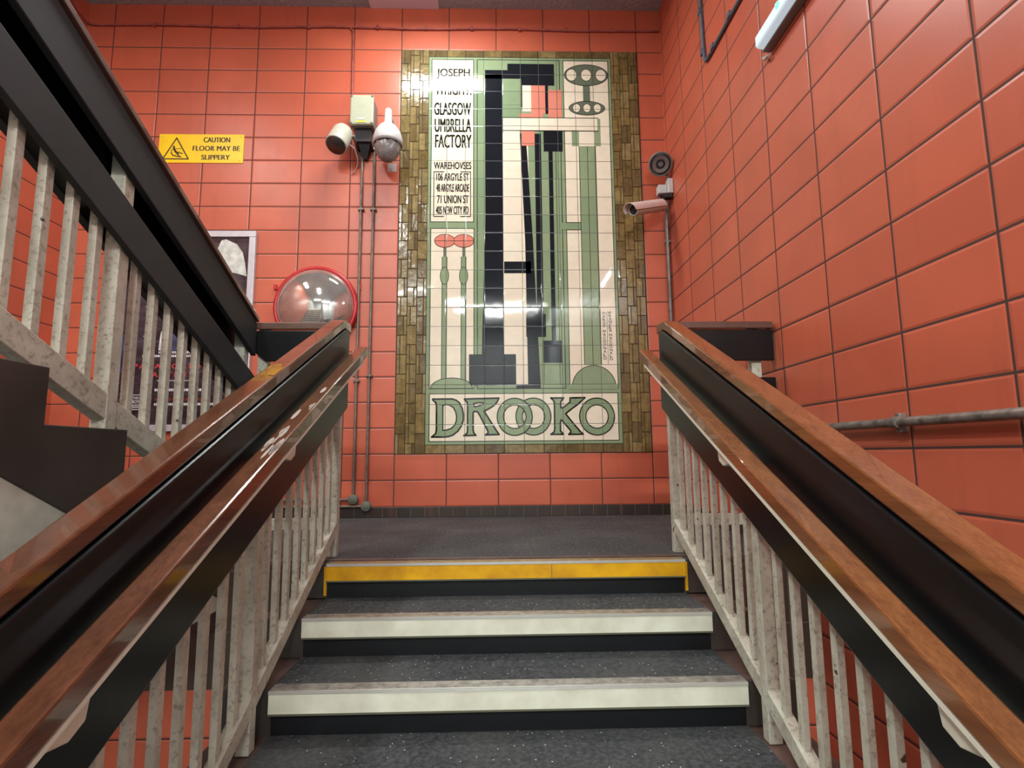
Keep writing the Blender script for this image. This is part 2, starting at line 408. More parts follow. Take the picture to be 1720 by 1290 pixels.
# the seam in the landing vinyl
struct(MB().box(XL, XR, YE-.002, YE+.03, -.012, .004, M['step_tile']), 'trim_1')
struct(MB().box(XL, XR, YE-.03, YE, -.53, -.012, M['edge_tile']), 'trim_2')
struct(MB().box(XL, XR, YE-.02, YE+.1, ZB, -.53, M['orange_back']), 'wall_below_landing')
struct(MB().box(XL, XR, YB, YE, ZB-.1, ZB, M['vinyl']), 'floor_lower')
struct(MB().box(XL, XR, YW-.012, YW, 0, .079, M['baseboard']), 'baseboard_back', bevel=.003)
struct(MB().box(XR-.012, XR, YE, YW-.012, 0, .079, M['baseboard_y']), 'baseboard_right', bevel=.003)
struct(MB().box(XL, XL+.012, YE, YW-.012, 0, .079, M['baseboard_y']), 'baseboard_left', bevel=.003)
struct(MB().box(-1.08, -.49, YW-.12, YW-.002, ZC-.012, ZC, plain('pale_board', (214, 200, 212), .6)), 'trim_3')

# ------------------------------------------------------------------ lower flight of stairs
st = thing('staircase', 'flight of grey speckled vinyl steps with pale nosings, leading up to the tiled landing', 'staircase', (0.04, Y1, -.15))
NST = 15
for i in range(NST):
    yn = Y1 - STEP_T*i; z = -STEP_R*i
    if i > 0:
        mb = MB()
        mb.box(BX0, BX1, yn+.012, yn+STEP_T+.03, z-.30, z-.006, M['step_tile'])
        mb.box(SX0-.006, SX1+.006, yn+.01, yn+STEP_T+.008, z-.05, z, M['vinyl'])
        mb.build('step', st)
    mb = MB()
    mb.box(SX0, SX1, yn+.004, yn+.02, z-STEP_R+.001, z-.004, M['riser'])
    mb.box(BX0, SX0, yn+.004, yn+.02, z-STEP_R, z-.004, M['step_side'])
    mb.box(SX1, BX1, yn+.004, yn+.02, z-STEP_R, z-.004, M['step_side'])
    mb.build('riser', st)
    ye = i == 0
    nm = MB()
    nm.box(SX0, SX1, yn-.024, yn+.005, z-.067, z-.003, M['nosing_yellow'] if ye else M['nosing_cream'])
    nm.box(SX0, SX1, yn-.025, yn+.034, z-.003, z+.004, M['nosing_top_brass'] if ye else M['nosing_top'])
    nm.box(SX0, SX1, yn-.0265, yn-.022, z-.007, z+.0045, M['bright_edge'])
    nm.box(SX0, SX1, yn-.025, yn+.003, z-.073, z-.067, M['grime'])
    if ye: nm.box(.235, .2375, yn-.0245, yn-.02, z-.066, z-.004, M['grime'])
    no = nm.build('nosing_strip', st)
    if ye: no['label'] = 'yellow nosing strip'
for x in (SX0-.016, SX1+.004):
    o = MB().box(x, x+.012, Y1-.002, Y1+.006, -.135, -.012, M['nosing_yellow']).build('edge_marker', st)
    o['label'] = 'thin yellow upright strip'
MB().prism_yz([(Y1+.1, -.16), (Y1+.1, -.50), (Y1-STEP_T*NST+.1, -.50-STEP_R*NST), (Y1-STEP_T*NST+.1, -.16-STEP_R*NST)], BX0+.02, BX1-.02, M['white_wash']).build('slab', st)

# ------------------------------------------------------------------ balustrades of the lower flight
S1 = .487
def balustrade(side, label, pan, hr, hrz, capz, wood, S1, cw, ct, pb):
    """side +1: right of the flight. pan: |x| of the panel's inner face; hr: |x| of the handrail's inner face"""
    root = thing('balustrade', label, 'balustrade', (side*(pan+.05), 2.75, 0), 'balustrades of the lower flight')
    X = lambda a, b: (side*a, side*b) if side > 0 else (side*b, side*a)
    YT, YL = 2.745, -1.7
    L = lambda z265, y: z265 + S1*(y-2.65)
    # wooden cap, mitred level at its top end
    yk = 2.675
    x0, x1 = X(pan+.008, pan+.008+cw)
    zt = 1.140; zt0 = zt
    pts = [(YL, L(capz, YL)), (yk-.02, L(capz, yk-.02)), (yk+.02, L(capz, yk)+.006), (YT+.045, L(capz, yk)+.010), (YT+.055, L(capz, yk)+.002),
           (YT+.055, L(capz, yk)-.040), (yk+.01, L(capz-ct, yk+.01)), (YL, L(capz-ct, YL))]
    MB().prism_yz(pts, x0, x1, wood).build('cap_rail', root, bevel=.006)
    # broad black board on the walking side
    x0, x1 = X(pan, pan+.032)
    pt = capz-ct-.006
    pts = [(YL, L(pt, YL)), (YT-.06, L(pt, YT-.06)), (YT-.012, L(pt, YT-.06)+.003), (YT, L(pt, YT-.06)-.012), (YT, L(pb, YT)), (YL, L(pb, YL))]
    MB().prism_yz(pts, x0, x1, M['black']).build('panel', root, bevel=.007)
    # two narrow boards on the stairwell side
    x0, x1 = X(pan+.078, pan+.098)
    for a, b in ((capz-.06, capz-.215), (capz-.29, capz-.44)):
        MB().slope(x0, x1, YL, YT-.05, L(a, YL), L(a, YT-.05), L(b, YL), L(b, YT-.05), M['black_glare']).build('outer_board', root, bevel=.003)
    # bottom bar, posts and balusters
    xb0, xb1 = X(pan+.034, pan+.074)
    SB = .492
    B = lambda y, z=.166: z + SB*(y-2.75)
    MB().slope(xb0, xb1, YL, 2.745, B(YL), B(2.745), B(YL)-.062, B(2.745)-.062, M['cream_metal']).build('bottom_bar', root, bevel=.003)
    k = 0; y = 2.75; post = None; bal = None
    while y > YL:
        if k % 9 == 0:
            zf = 0 if k == 0 else -STEP_R*math.ceil((Y1-y)/STEP_T) + 0.0
            MB().box(*X(pan+.0325, pan+.0755), y-.022, y+.022, zf-.004, L(capz, y)-.10, M['cream_metal']).build('post', root, bevel=.003)
        elif bal is None:
            xx = side*(pan+.055)
            b0 = MB().box(xx-.0105, xx+.0105, y-.013, y+.013, B(y)-.02, L(capz, y)-.10, M['cream_metal'])
            bal = b0.build('baluster', root, bevel=.002); y0 = y
        else:
            copy_part(bal, root, (0, y-y0, S1*(y-y0) + (SB-S1)*(y-y0)*.6))
        k += 1; y -= .0975
    # handrail on brackets
    h = thing_part = MB().slope(*X(hr, hr+.060), YL, 2.785, L(hrz, YL), L(hrz, 2.785), L(hrz-.050, YL), L(hrz-.050, 2.785), wood).build('handrail', root, bevel=.006)
    s_ = MB().slope(*X(hr+.001, hr+.030), YL, 2.70, L(hrz-.050, YL), L(hrz-.050, 2.70), L(hrz-.060, YL), L(hrz-.060, 2.70), M['ivory']).build('metal_strip', h)
    s_['label'] = 'ivory metal strip under the handrail'
    for yb in (1.85, .955, .06, -.84):
        z = L(hrz-.055, yb)
        pts = [(yb+.045, z+.045*S1), (yb+.03, z-.045), (yb-.005, z-.062), (yb-.055, z-.055), (yb-.075, z-.075*S1)]
        MB().prism_yz(pts, *X(hr+.020, pan+.002), M['ivory']).build('bracket', h, bevel=.003)
    return root
rb = balustrade(1, 'balustrade right of the steps, orange-brown rails over a black panel and cream balusters', .82, .730, .936, 1.113, M['wood_r'], .487, .078, .045, .650)
lb = balustrade(-1, 'balustrade left of the steps, reddish scuffed rails over a black panel and cream balusters', .738, .655, .960, 1.121, M['wood_l'], .479, .070, .043, .662)
# worn marks on the left rails
hrl = [c for c in lb.children if c.name.startswith('handrail')][0]
capl = [c for c in lb.children if c.name.startswith('cap_rail')][0]
mb = MB()
for k in range(16):
    y = 1.68 + .9*random.random()*random.random() - .05*random.random(); x = -.700 + .035*random.random(); z = .960 + .479*(y-2.65) + .0012
    l = .012+.03*random.random(); wd = .003+.006*random.random()
    pts = []
    for a in range(8):
        an = 2*PI*a/8; yy = y + l*math.cos(an)*(1+.3*random.random()); xx = x + wd*math.sin(an)
        pts.append((xx, yy, z + .479*(yy-y)))
    mb.add(pts, [tuple(range(8))], M['scuff'])
wm = mb.build('worn_marks', hrl); wm['kind'] = 'stuff'
mb = MB(); y = 1.93; z = 1.121 + .479*(y-2.65) + .0012
pts = [(-.750, y-.07), (-.775, y-.06), (-.795, y-.02), (-.795, y+.05), (-.78, y+.06), (-.750, y+.01)]
mb.add([(a, b, z + .479*(b-y)) for a, b in pts], [tuple(range(6))], M['paint_patch'])
o = mb.build('paint_smear', capl); o['label'] = 'yellow paint smear'

# ------------------------------------------------------------------ short guards of the landing edge
def guard(x0, x1, xp, label, wood, chamfer):
    root = thing('guard_rail', label, 'railing', ((x0+x1)/2, 2.77, 0), 'short landing guards')
    yf = 2.75
    MB().box(x0, x1, yf-.006, yf+.10, 1.106, 1.142, wood).build('cap_rail', root, bevel=.004)
    if chamfer:
        pts = [(x0, 1.100), (x1, 1.100), (x1, .945), (x0+.05, .945), (x0, .985)]
    else: pts = [(x0, 1.100), (x1, 1.100), (x1, .940), (x0, .940)]
    n = len(pts)
    MB().add([(x, yf, z) for x, z in pts] + [(x, yf+.024, z) for x, z in pts], [tuple(range(n)), tuple(range(n, 2*n))[::-1]] + [(i, (i+1) % n, n+(i+1) % n, n+i) for i in range(n)], M['black']).build('board', root, bevel=.003)
    MB().box(x0, x1, yf, yf+.024, .70, .853, M['black']).build('board', root, bevel=.003)
    MB().box(x0, x1, yf+.02, yf+.05, .120, .174, M['cream_metal']).build('bottom_bar', root, bevel=.002)
    MB().box(xp-.025, xp+.025, yf+.026, yf+.07, 0, 1.106, M['cream_metal']).build('post', root, bevel=.003)
    return root
guard(.935, 1.415, 1.333, 'short level guard between the right balustrade and right wall, brown cap, black boards', M['wood_d'], False)
guard(-1.205, -.855, -1.225+.045, 'short level guard between the left balustrade and the rising one, brown cap', M['wood_d'], True)

# ------------------------------------------------------------------ upper flight on the left, rising towards the eye
up = thing('staircase', 'upper flight on the left with dark brown stepped side above a pale plaster slab', 'staircase', (-2.3, 2.6, 0))
R2, T2 = .153, .332
XS = -1.20
YT2 = -1.6
prof = []; y = 1.833 + 2*T2; z = .5635 - 2*R2
# stepped kerb
n = 0; pts = [(y+T2, z-R2-.0)]
while y > YT2:
    pts.append((y, z-R2)) if n else pts.append((y, z-R2))
    pts.append((y, z)); y -= T2; pts.append((y, z)); z += R2; n += 1
pts.append((y, z-R2)); yend = y
low = lambda yy: .4325 - .5*(yy-1.384)
pts = [(p[0], p[1]) for p in pts]
poly = pts + [(yend, low(yend)), (2.70, low(2.70))]
poly = [p for i, p in enumerate(poly) if i == 0 or (abs(p[0]-poly[i-1][0]) + abs(p[1]-poly[i-1][1])) > 1e-4]
MB().prism_yz(poly, XS-.045, XS, M['step_side']).build('stepped_side', up, bevel=.003)
MB().prism_yz([(yend, low(yend)+.03), (2.58, low(2.58)+.03), (2.60, -.178), (2.17, -.178), (yend, low(yend)-.22)], XS-.05, XS-.004, M['white_wash']).build('slab_side', up)
MB().prism_yz([(yend, low(yend)-.03), (2.60, -.168), (2.60, -.178), (2.17, -.178), (yend, low(yend)-.22)], XL+.004, XS-.05, M['white_wash']).build('soffit', up)
y = 1.833 + 2*T2; z = 0
while y > YT2+.2:
    z += R2
    MB().box(XL+.004, XS-.047, y-T2-.02, y, z-.30, z-.02, M['step_side']).box(XL+.004, XS-.047, y-T2-.02, y-.002, z-.04, z-.005, M['vinyl']).box(XL+.1, XS-.1, y-.03, y+.006, z-.06, z, M['nosing_cream']).build('step', up)
    y -= T2

ub = thing('balustrade', 'balustrade rising overhead at the upper left, wide black boards greyed by painted glare over grey-cream balusters', 'balustrade', (-1.26, 2.75, 0))
S2 = .440
L2 = lambda z, y: z - S2*(y-2.75)
YA, YZ = -1.5, 2.745
MB().slope(XS-.12, XS+.012, YA, YZ-.005, L2(1.162, YA), L2(1.162, YZ), L2(1.138, YA), L2(1.138, YZ), M['wood_d']).build('cap_rail', ub, bevel=.003)
MB().slope(XS-.024, XS, YA, YZ, L2(1.132, YA), L2(1.132, YZ), L2(.968, YA), L2(.968, YZ), M['black_glare']).build('outer_board', ub, bevel=.003)
MB().slope(XS-.024, XS, YA, YZ, L2(.866, YA), L2(.866, YZ), L2(.719, YA), L2(.719, YZ), M['black_glare']).build('outer_board', ub, bevel=.003)
MB().slope(XS-.12, XS-.09, YA, YZ, L2(1.13, YA), L2(1.13, YZ), L2(.752, YA), L2(.752, YZ), M['black']).build('panel', ub, bevel=.003)
MB().slope(XS-.19, XS-.135, YA, YZ, L2(1.0, YA), L2(1.0, YZ), L2(.955, YA), L2(.955, YZ), M['wood_d']).build('handrail', ub, bevel=.004)
MB().slope(XS-.076, XS-.030, YA, YZ, L2(.245, YA), L2(.245, YZ), L2(.160, YA), L2(.160, YZ), M['cream_metal']).build('bottom_bar', ub, bevel=.004)
bal = None; y = 2.705; k = 0
while y > YA:
    if k % 9 == 0:
        MB().box(XS-.0785, XS-.0285, y-.025, y+.025, -.02 if k == 0 else L2(.08, y), L2(1.135, y), M['cream_metal']).build('post', ub, bevel=.003)
    elif bal is None:
        bal = MB().box(XS-.066, XS-.040, y-.014, y+.014, L2(.20, y), L2(.80, y), M['cream_metal']).build('baluster', ub, bevel=.002); y0 = y
    else: copy_part(bal, ub, (0, y-y0, -S2*(y-y0)))
    y -= .1015; k += 1

# ------------------------------------------------------------------ the tiled mural
mu = thing('tile_mural', 'tall tiled poster mural with olive-brown glazed border, green and cream fields and a large title', 'mural', (.2, YW-.02, .48))
PX0, PX1, PZ0, PZ1 = -.568, .988, .553, 3.857
BXL, BXR, BZB, BZT = -.803, 1.218, .483, 3.925
mb = MB(); yf = YW-.012
mb.box(BXL, BXR, YW-.006, YW+.001, BZB, BZT, M['b_joint'])
bt = MB(); bt.box(BXL, BXR, YW-.007, YW-.0005, BZB, BZT, M['b_joint'])
def btile(x0, x1, z0, z1):
    g = .0016; t = .003; y0 = YW-.007; y1 = yf - random.random()*.0012
    x0 += g; x1 -= g; z0 += g; z1 -= g
    if x1-x0 < .004 or z1-z0 < .004: return
    tx = (random.random()-.5)*.0012; tz = (random.random()-.5)*.0012
    t = min(t, (x1-x0)/3, (z1-z0)/3)
    vs = [(x0, y0, z0), (x1, y0, z0), (x1, y0, z1), (x0, y0, z1), (x0+t, y1+tx, z0+t), (x1-t, y1-tx, z0+t), (x1-t, y1-tx+tz, z1-t), (x0+t, y1+tx+tz, z1-t)]
    bt.add(vs, [(4, 5, 6, 7), (0, 1, 5, 4), (1, 2, 6, 5), (2, 3, 7, 6), (3, 0, 4, 7)], M['b%d' % random.randrange(5)])
for (a, b) in ((BXL, PX0), (PX1, BXR)):
    cw = (b-a)/3
    for c in range(3):
        z = BZB - (.078 if c % 2 else 0)
        x0 = a + c*cw; x1 = x0 + cw
        while z < BZT:
            z2 = z + .1575; za, zb = max(z, BZB), min(z2, BZT)
            if zb-za > .004:
                r = random.random()
                if r < .45: btile(x0, x0+cw*.34, za, zb); btile(x0+cw*.34, x1, za, zb)
                elif r < .75: btile(x0, x0+cw*.68, za, zb); btile(x0+cw*.68, x1, za, zb)
                else: btile(x0, x1, za, zb)
            z = z2
for k in range(10):
    x = PX0 + k*GPW
    btile(x, x+GPW, PZ1, BZT); btile(x, x+GPW, BZB, PZ0)
o = bt.build('glazed_border', mu); o['label'] = 'olive-brown glazed border tiles'

yp = YW-.0125; e = .0003
pic = MB(); pic.box(PX0, PX1, yp, YW-.001, PZ0, PZ1, M['g_green'])
Lw = .006
def framed(x0, x1, z0, z1, m, lv=1):
    pic.rect(x0-Lw, x1+Lw, z0-Lw, z1+Lw, yp-e*lv, M['g_line']); pic.rect(x0, x1, z0, z1, yp-e*(lv+1), m)
def bar(x0, x1, z0, z1, m, lv=3): pic.rect(x0, x1, z0, z1, yp-e*lv, m)
framed(-.540, -.192, 2.381, 3.830, M['g_cream'])
framed(-.536, -.189, .998, 2.318, M['g_cream'])
framed(-.155, .542, .996, 3.832, M['g_green'])
framed(.582, .962, .994, 3.830, M['g_cream'])
framed(-.534, .956, .582, .951, M['g_cream'])
# plain stand-in design, middle field: upright bands, blocks and patches
bar(.055, .270, 1.02, 3.16, M['g_cream'])
pic.face_xz([(.245, 1.02), (.345, 1.02), (.30, 2.2), (.25, 3.16), (.20, 3.16), (.235, 2.2)], yp-e*4, M['g_dark'])
bar(.325, .375, 1.55, 3.16, M['g_dark'], 4)
bar(.440, .475, 1.25, 3.30, M['g_dark'], 4)
bar(.375, .378, 1.02, 3.2, M['g_line'], 4); bar(.500, .504, 1.02, 3.5, M['g_line'], 4)
bar(.06, .28, 1.94, 2.04, M['g_dark'], 4)
bar(.235, .395, 1.41, 1.60, M['g_dark'], 5)
bar(.370, .520, 1.20, 1.38, M['g_dark'], 5)
pic.face_xz([(-.130, 1.02), (.055, 1.02), (.055, 3.70), (-.092, 3.70), (-.092, 2.4)], yp-e*5, M['g_dark'])
bar(-.225, .150, 1.02, 1.27, M['g_dark'], 6)
bar(.150, .345, .996, 1.025, M['g_dark'], 6)
# upper blocks
bar(-.092, .50, 3.66, 3.74, M['g_dark'], 5)
bar(.10, .50, 3.60, 3.80, M['g_dark'], 6)
bar(.06, .22, 3.42, 3.66, M['g_green'], 7)
bar(.215, .225, 3.40, 3.66, M['g_line'], 8)
bar(.225, .300, 3.36, 3.60, M['g_cream'], 7)
bar(.300, .420, 3.34, 3.60, M['g_pink'], 7)
bar(.420, .445, 3.34, 3.60, M['g_dark'], 7)
bar(.445, .560, 3.30, 3.56, M['g_pink'], 7)
bar(.20, .40, 3.22, 3.34, M['g_pink'], 7)
bar(.40, .56, 3.0, 3.24, M['g_dark'], 6)
bar(.06, .86, 3.190, 3.300, M['g_cream'], 9)
pic.rect(.055, .866, 3.183, 3.190, yp-e*9, M['g_line']); pic.rect(.055, .866, 3.300, 3.307, yp-e*9, M['g_line'])
bar(.06, .20, 3.02, 3.19, M['g_cream'], 8); bar(.215, .325, 3.05, 3.185, M['g_pink'], 8)
# right field: two straight stalks under a plain cluster of rounds, one low mound
bar(.700, .765, 1.18, 3.05, M['g_green'], 4); bar(.770, .835, 1.18, 3.05, M['g_green'], 4)
for x in (.697, .766, .835): bar(x, x+.005, 1.18, 3.05, M['g_line'], 5)
bar(.640, .700, 3.05, 3.30, M['g_green'], 4); bar(.835, .885, 3.05, 3.30, M['g_green'], 4)
bar(.542, .700, 2.315, 2.372, M['g_green'], 4); bar(.575, .700, 2.309, 2.315, M['g_line'], 5); bar(.575, .700, 2.372, 2.378, M['g_line'], 5)
for cz, rx, rz, sc_ in ((3.70, .185, .095, 1), (3.395, .15, .06, .7)):
    pic.ell(.775, cz, rx+.006, rz+.006, yp-e*5, M['g_line']); pic.ell(.775, cz, rx, rz, yp-e*6, M['g_green2'])
    for dx in (-.115, 0, .115):
        pic.ell(.775+dx*sc_*1.1, cz, .043*sc_+.004, .052*sc_+.004, yp-e*7, M['g_line']); pic.ell(.775+dx*sc_*1.1, cz, .043*sc_, .052*sc_, yp-e*8, M['g_cream'])
bar(.745, .805, 3.45, 3.62, M['g_green2'], 5)
def mound(x0, x1, z0, h, lv):
    pic.ell((x0+x1)/2, z0, (x1-x0)/2, h, yp-e*lv, M['g_line'], 0, PI, 28); pic.ell((x0+x1)/2, z0, (x1-x0)/2-.006, h-.006, yp-e*(lv+1), M['g_green'], 0, PI, 28)
mound(.592, .952, .994, .185, 6); bar(.575, .960, .985, 1.02, M['g_green'], 8)
# left lower field: two plain stalks with oval heads
mound(-.532, -.194, .998, .085, 6)
for cx in (-.425, -.270):
    bar(cx-.022, cx+.022, 1.06, 2.08, M['g_line'], 4); bar(cx-.017, cx+.017, 1.06, 2.08, M['g_green'], 5)
    pic.ell(cx, 1.92, .036, .075, yp-e*6, M['g_line']); pic.ell(cx, 1.92, .031, .070, yp-e*7, M['g_green'])
    pic.ell(cx, 2.215, .086, .058, yp-e*6, M['g_line']); pic.ell(cx, 2.215, .081, .053, yp-e*7, M['g_pink'])
    bar(cx-.081, cx+.081, 2.213, 2.217, M['g_line'], 8); bar(cx-.002, cx+.002, 2.163, 2.267, M['g_line'], 8)
    bar(cx-.010, cx+.010, 2.08, 2.165, M['g_green2'], 6)
pic.build('painted_picture', mu)
yt = yp - e*9
tx = MB()
for s_, a, b, c, d in (('JOSEPH', -.505, -.220, 3.655, 3.748), ('WRIGHT.', -.516, -.206, 3.506, 3.605), ('GLASGOW', -.522, -.210, 3.323, 3.436), ('UMBRELLA', -.517, -.208, 3.169, 3.289), ('FACTORY', -.512, -.206, 3.028, 3.146)):
    tx = MB(); put_text(tx, s_, a, b, c, d, yt, M['g_line'], .022); tx.build('maker_lettering', mu)
tx = MB()
for s_, a, b, c, d in (('WAREHOVSES', -.520, -.208, 2.839, 2.902), ('106 ARGYLE ST', -.499, -.228, 2.737, 2.802), ('48 ARGYLE ARCADE', -.498, -.226, 2.640, 2.708), ('71 UNION ST', -.490, -.230, 2.540, 2.610), ('405 NEW CITY RD', -.500, -.230, 2.446, 2.513)):
    put_text(tx, s_, a, b, c, d, yt, M['g_line'], .022)
for x in (-.518, -.214):
    tx.rect(x-.003, x+.003, 2.425, 2.818, yt, M['g_line'])
    for z in (2.425, 2.815): tx.rect(min(x, x+(.085 if x < -.3 else -.085)), max(x, x+(.085 if x < -.3 else -.085)), z-.003, z+.003, yt-.0001, M['g_line'])
tx.build('address_lettering', mu)
tx = MB(); 
for cx, wrd in ((.866, 'MARGT MACDONALD.'), (.916, 'FRANCES MACDONALD.')):
    n = len(wrd); z = 1.620; dz = (1.620-1.187)/(n-.3)
    for ch in wrd:
        if ch == '.': tx.rect(cx+.012, cx+.016, z+dz*.25, z+dz*.25+.004, yt, M['g_line'])
        elif ch != ' ':
            hw = .004 if ch == 'I' else .0115
            put_text(tx, ch, cx-hw, cx+hw, z-dz*.88, z-dz*.1, yt, M['g_line'], .012)
        z -= dz if ch != ' ' else dz*.5
tx.rect(.889, .892, 1.187, 1.620, yt, M['g_line'])
tx.build('signature_lettering', mu)
# title: outlined letters
tt = MB(); lw = .0130; y_o = yp-e*4; y_g = yp-e*3
Dv = [(-.511, .913), (-.357, .913), (-.325, .902), (-.300, .882), (-.278, .838), (-.268, .790), (-.269, .745), (-.283, .700), (-.312, .658), (-.350, .629), (-.385, .617), (-.41, .614), (-.517, .614), (-.486, .640), (-.480, .665), (-.480, .855), (-.486, .885), (-.508, .903)]
Di = [(-.43, .862), (-.405, .869), (-.375, .862), (-.348, .845), (-.330, .812), (-.322, .775), (-.325, .735), (-.338, .705), (-.362, .682), (-.395, .669), (-.43, .666)]
Rv = [(-.261, .912), (.012, .918), (-.002, .888), (-.024, .862), (-.060, .838), (-.105, .814), (-.090, .790), (-.010, .662), (.000, .648), (.012, .630), (-.096, .628), (-.074, .642), (-.078, .662), (-.150, .800), (-.162, .812), (-.188, .812), (-.192, .795), (-.192, .665), (-.186, .643), (-.169, .625), (-.265, .623), (-.240, .642), (-.236, .662), (-.236, .860), (-.240, .888), (-.258, .904)]
Ri = [(-.187, .875), (-.150, .882), (-.114, .881), (-.114, .868), (-.145, .858), (-.183, .849)]
Kv = [(.424, .916), (.526, .916), (.503, .888), (.501, .860), (.503, .838), (.520, .838), (.576, .882), (.578, .916), (.696, .918), (.672, .896), (.640, .866), (.590, .830), (.539, .790), (.600, .712), (.650, .652), (.676, .628), (.560, .627), (.578, .644), (.574, .660), (.520, .725), (.503, .742), (.497, .728), (.496, .655), (.519, .628), (.419, .628), (.446, .648), (.450, .672), (.452, .868), (.446, .895)]
for out, ins in ((Dv, [Di]), (Rv, [Ri]), (Kv, [])):
    tt.face_xz(out, y_g, M['g_green'])
    for h in ins: tt.face_xz(h, y_g-.0001, M['g_cream']); tt.stroke(h, lw*.8, y_o-.0001, M['g_line'], True)
    tt.stroke(out, lw, y_o, M['g_line'], True)
for n_, (cx, cz) in enumerate(((.284, .770), (.136, .769), (.788, .767))):
    k = n_*.0008
    tt.ring(cx, cz, (.138, .146), (.090, .094), y_g-k-.0002, M['g_green'])
    tt.ring(cx, cz, (.143, .151), (.134, .142), y_o-k-.0002, M['g_line']); tt.ring(cx, cz, (.093, .097), (.085, .089), y_o-k-.0002, M['g_line'])
tt.build('title_lettering', mu)

# ------------------------------------------------------------------ things on the back wall
sg = thing('caution_sign', 'yellow sign reading caution floor may be slippery, on the orange tiles at left', 'sign', (-2.445, YW-.004, 2.886))
yq = YW-.006
MB().box(-2.793, -2.098, yq, YW-.0005, 2.886, 3.139, M['yellow']).build('plate', sg, bevel=.0015)
tx = MB()
put_text(tx, 'CAUTION', -2.430, -2.211, 3.067, 3.112, yq-.0006, M['ink'], .055)
put_text(tx, 'FLOOR MAY BE', -2.515, -2.127, 2.992, 3.036, yq-.0006, M['ink'], .055, 1.05)
put_text(tx, 'SLIPPERY', -2.440, -2.205, 2.914, 2.957, yq-.0006, M['ink'], .055)
tx.build('lettering', sg)
px = MB()
px.stroke([(-2.650, 3.104), (-2.752, 2.920), (-2.545, 2.920)], .010, yq-.0006, M['ink'], True)
px.ell(-2.668, 3.026, .009, .010, yq-.0007, M['ink'])
px.stroke([(-2.668, 3.012), (-2.652, 2.985), (-2.630, 2.962)], .017, yq-.0007, M['ink'])
px.stroke([(-2.662, 3.010), (-2.635, 3.008), (-2.608, 3.012)], .005, yq-.0008, M['ink'])
px.stroke([(-2.668, 3.006), (-2.688, 2.994), (-2.684, 2.970)], .005, yq-.0008, M['ink'])
px.stroke([(-2.640, 2.978), (-2.618, 2.978), (-2.604, 2.966), (-2.594, 2.968)], .008, yq-.0008, M['ink'])
px.stroke([(-2.634, 2.962), (-2.620, 2.944), (-2.604, 2.936)], .008, yq-.0008, M['ink'])
px.stroke([(-2.688, 2.975), (-2.672, 2.950), (-2.640, 2.944), (-2.618, 2.938)], .009, yq-.0009, M['ink'])
px.build('warning_symbol', sg)
sb = MB()
for x, z in ((-2.768, 3.118), (-2.124, 3.118), (-2.124, 2.908), (-2.768, 2.908)): sb.lathe((x, yq-.0005, z), (0, -1, 0), [(0, .007), (.002, .006), (.003, 0)], M['label_yellow'], 12)
sb.build('screws', sg)

# framed poster
pf = thing('poster_frame', 'silver framed dark show poster hanging behind the rising balustrade', 'poster', (-2.48, YW-.02, .672))
fx0, fx1, fz0, fz1 = -3.03, -1.948, .672, 2.290; fw = .052
fr = MB(); ya = YW-.035
for a in ((fx0, fx1, fz1-fw, fz1), (fx0, fx1, fz0, fz0+fw), (fx0, fx0+fw, fz0+fw, fz1-fw), (fx1-fw, fx1, fz0+fw, fz1-fw)):
    fr.box(a[0], a[1], ya, YW-.001, a[2], a[3], M['alu'])
fr.build('frame', pf, bevel=.004)
yq = YW-.02
MB().box(fx0+fw, fx1-fw, yq, YW-.003, fz0+fw, fz1-fw, M['poster']).build('print', pf)
tx = MB(); yr = yq-.0006
put_text(tx, 'PARANORMAL', -2.85, -2.255, 1.164, 1.204, yr, M['poster_red'], .04, 1.3)
put_text(tx, 'ACTIVITY', -2.700, -2.330, 1.097, 1.137, yr, M['poster_red'], .04, 1.5)
for a in ((-2.662, -2.400, 1.285, 1.303), (-2.786, -2.380, 1.256, 1.274), (-2.658, -2.370, 1.066, 1.072), (-2.672, -2.310, .986, 1.006), (-2.668, -2.15, .874, .893)):
    x = a[0]
    while x < a[1]:
        wd = .006+.012*random.random(); tx.rect(x, min(x+wd, a[1]), a[2], a[3], yr, M['poster_pale']); x += wd + .004
x = -2.665
while x < -2.285: wd = .012+.008*random.random(); tx.rect(x, x+wd, .912, .933, yr, M['poster_dkred']); x += wd+.008
put_text(tx, 'THEATRE', -2.835, -2.752, .925, .945, yr, M['poster_pale'], .01)
put_text(tx, 'ROYAL', -2.835, -2.752, .892, .918, yr, M['poster_pale'], .01)
put_text(tx, 'GLASGOW', -2.835, -2.752, .868, .886, yr, M['poster_pale'], .01)
for z in (.955, .858, .842): tx.rect(-2.845, -2.745, z, z+.005, yr, M['poster_pale'])
for z in (1.42, 1.66): tx.rect(-2.790, -2.745, z, z+.006, yr, M['poster_pale'])
tx.build('lettering', pf)
fg = MB()
fg.face_xz([(-2.665, 1.31), (-2.66, 1.40), (-2.655, 1.46), (-2.62, 1.475), (-2.58, 1.46), (-2.60, 1.44), (-2.635, 1.42), (-2.645, 1.38), (-2.64, 1.34), (-2.625, 1.31)], yr-.0003, M['poster_pale'])
fg.face_xz([(-2.64, 1.31), (-2.64, 1.42), (-2.60, 1.45), (-2.50, 1.45), (-2.43, 1.37), (-2.40, 1.31)], yr, M['poster_blue'])
fg.face_xz([(-2.975, 1.20), (-2.93, 1.12), (-2.90, 1.2), (-2.90, 1.36), (-2.93, 1.44), (-2.975, 1.42)], yr, M['poster_blue'])
fg.build('printed_figures', pf)
sh = MB()  # reflection of a lamp on the poster, painted as a pale shape
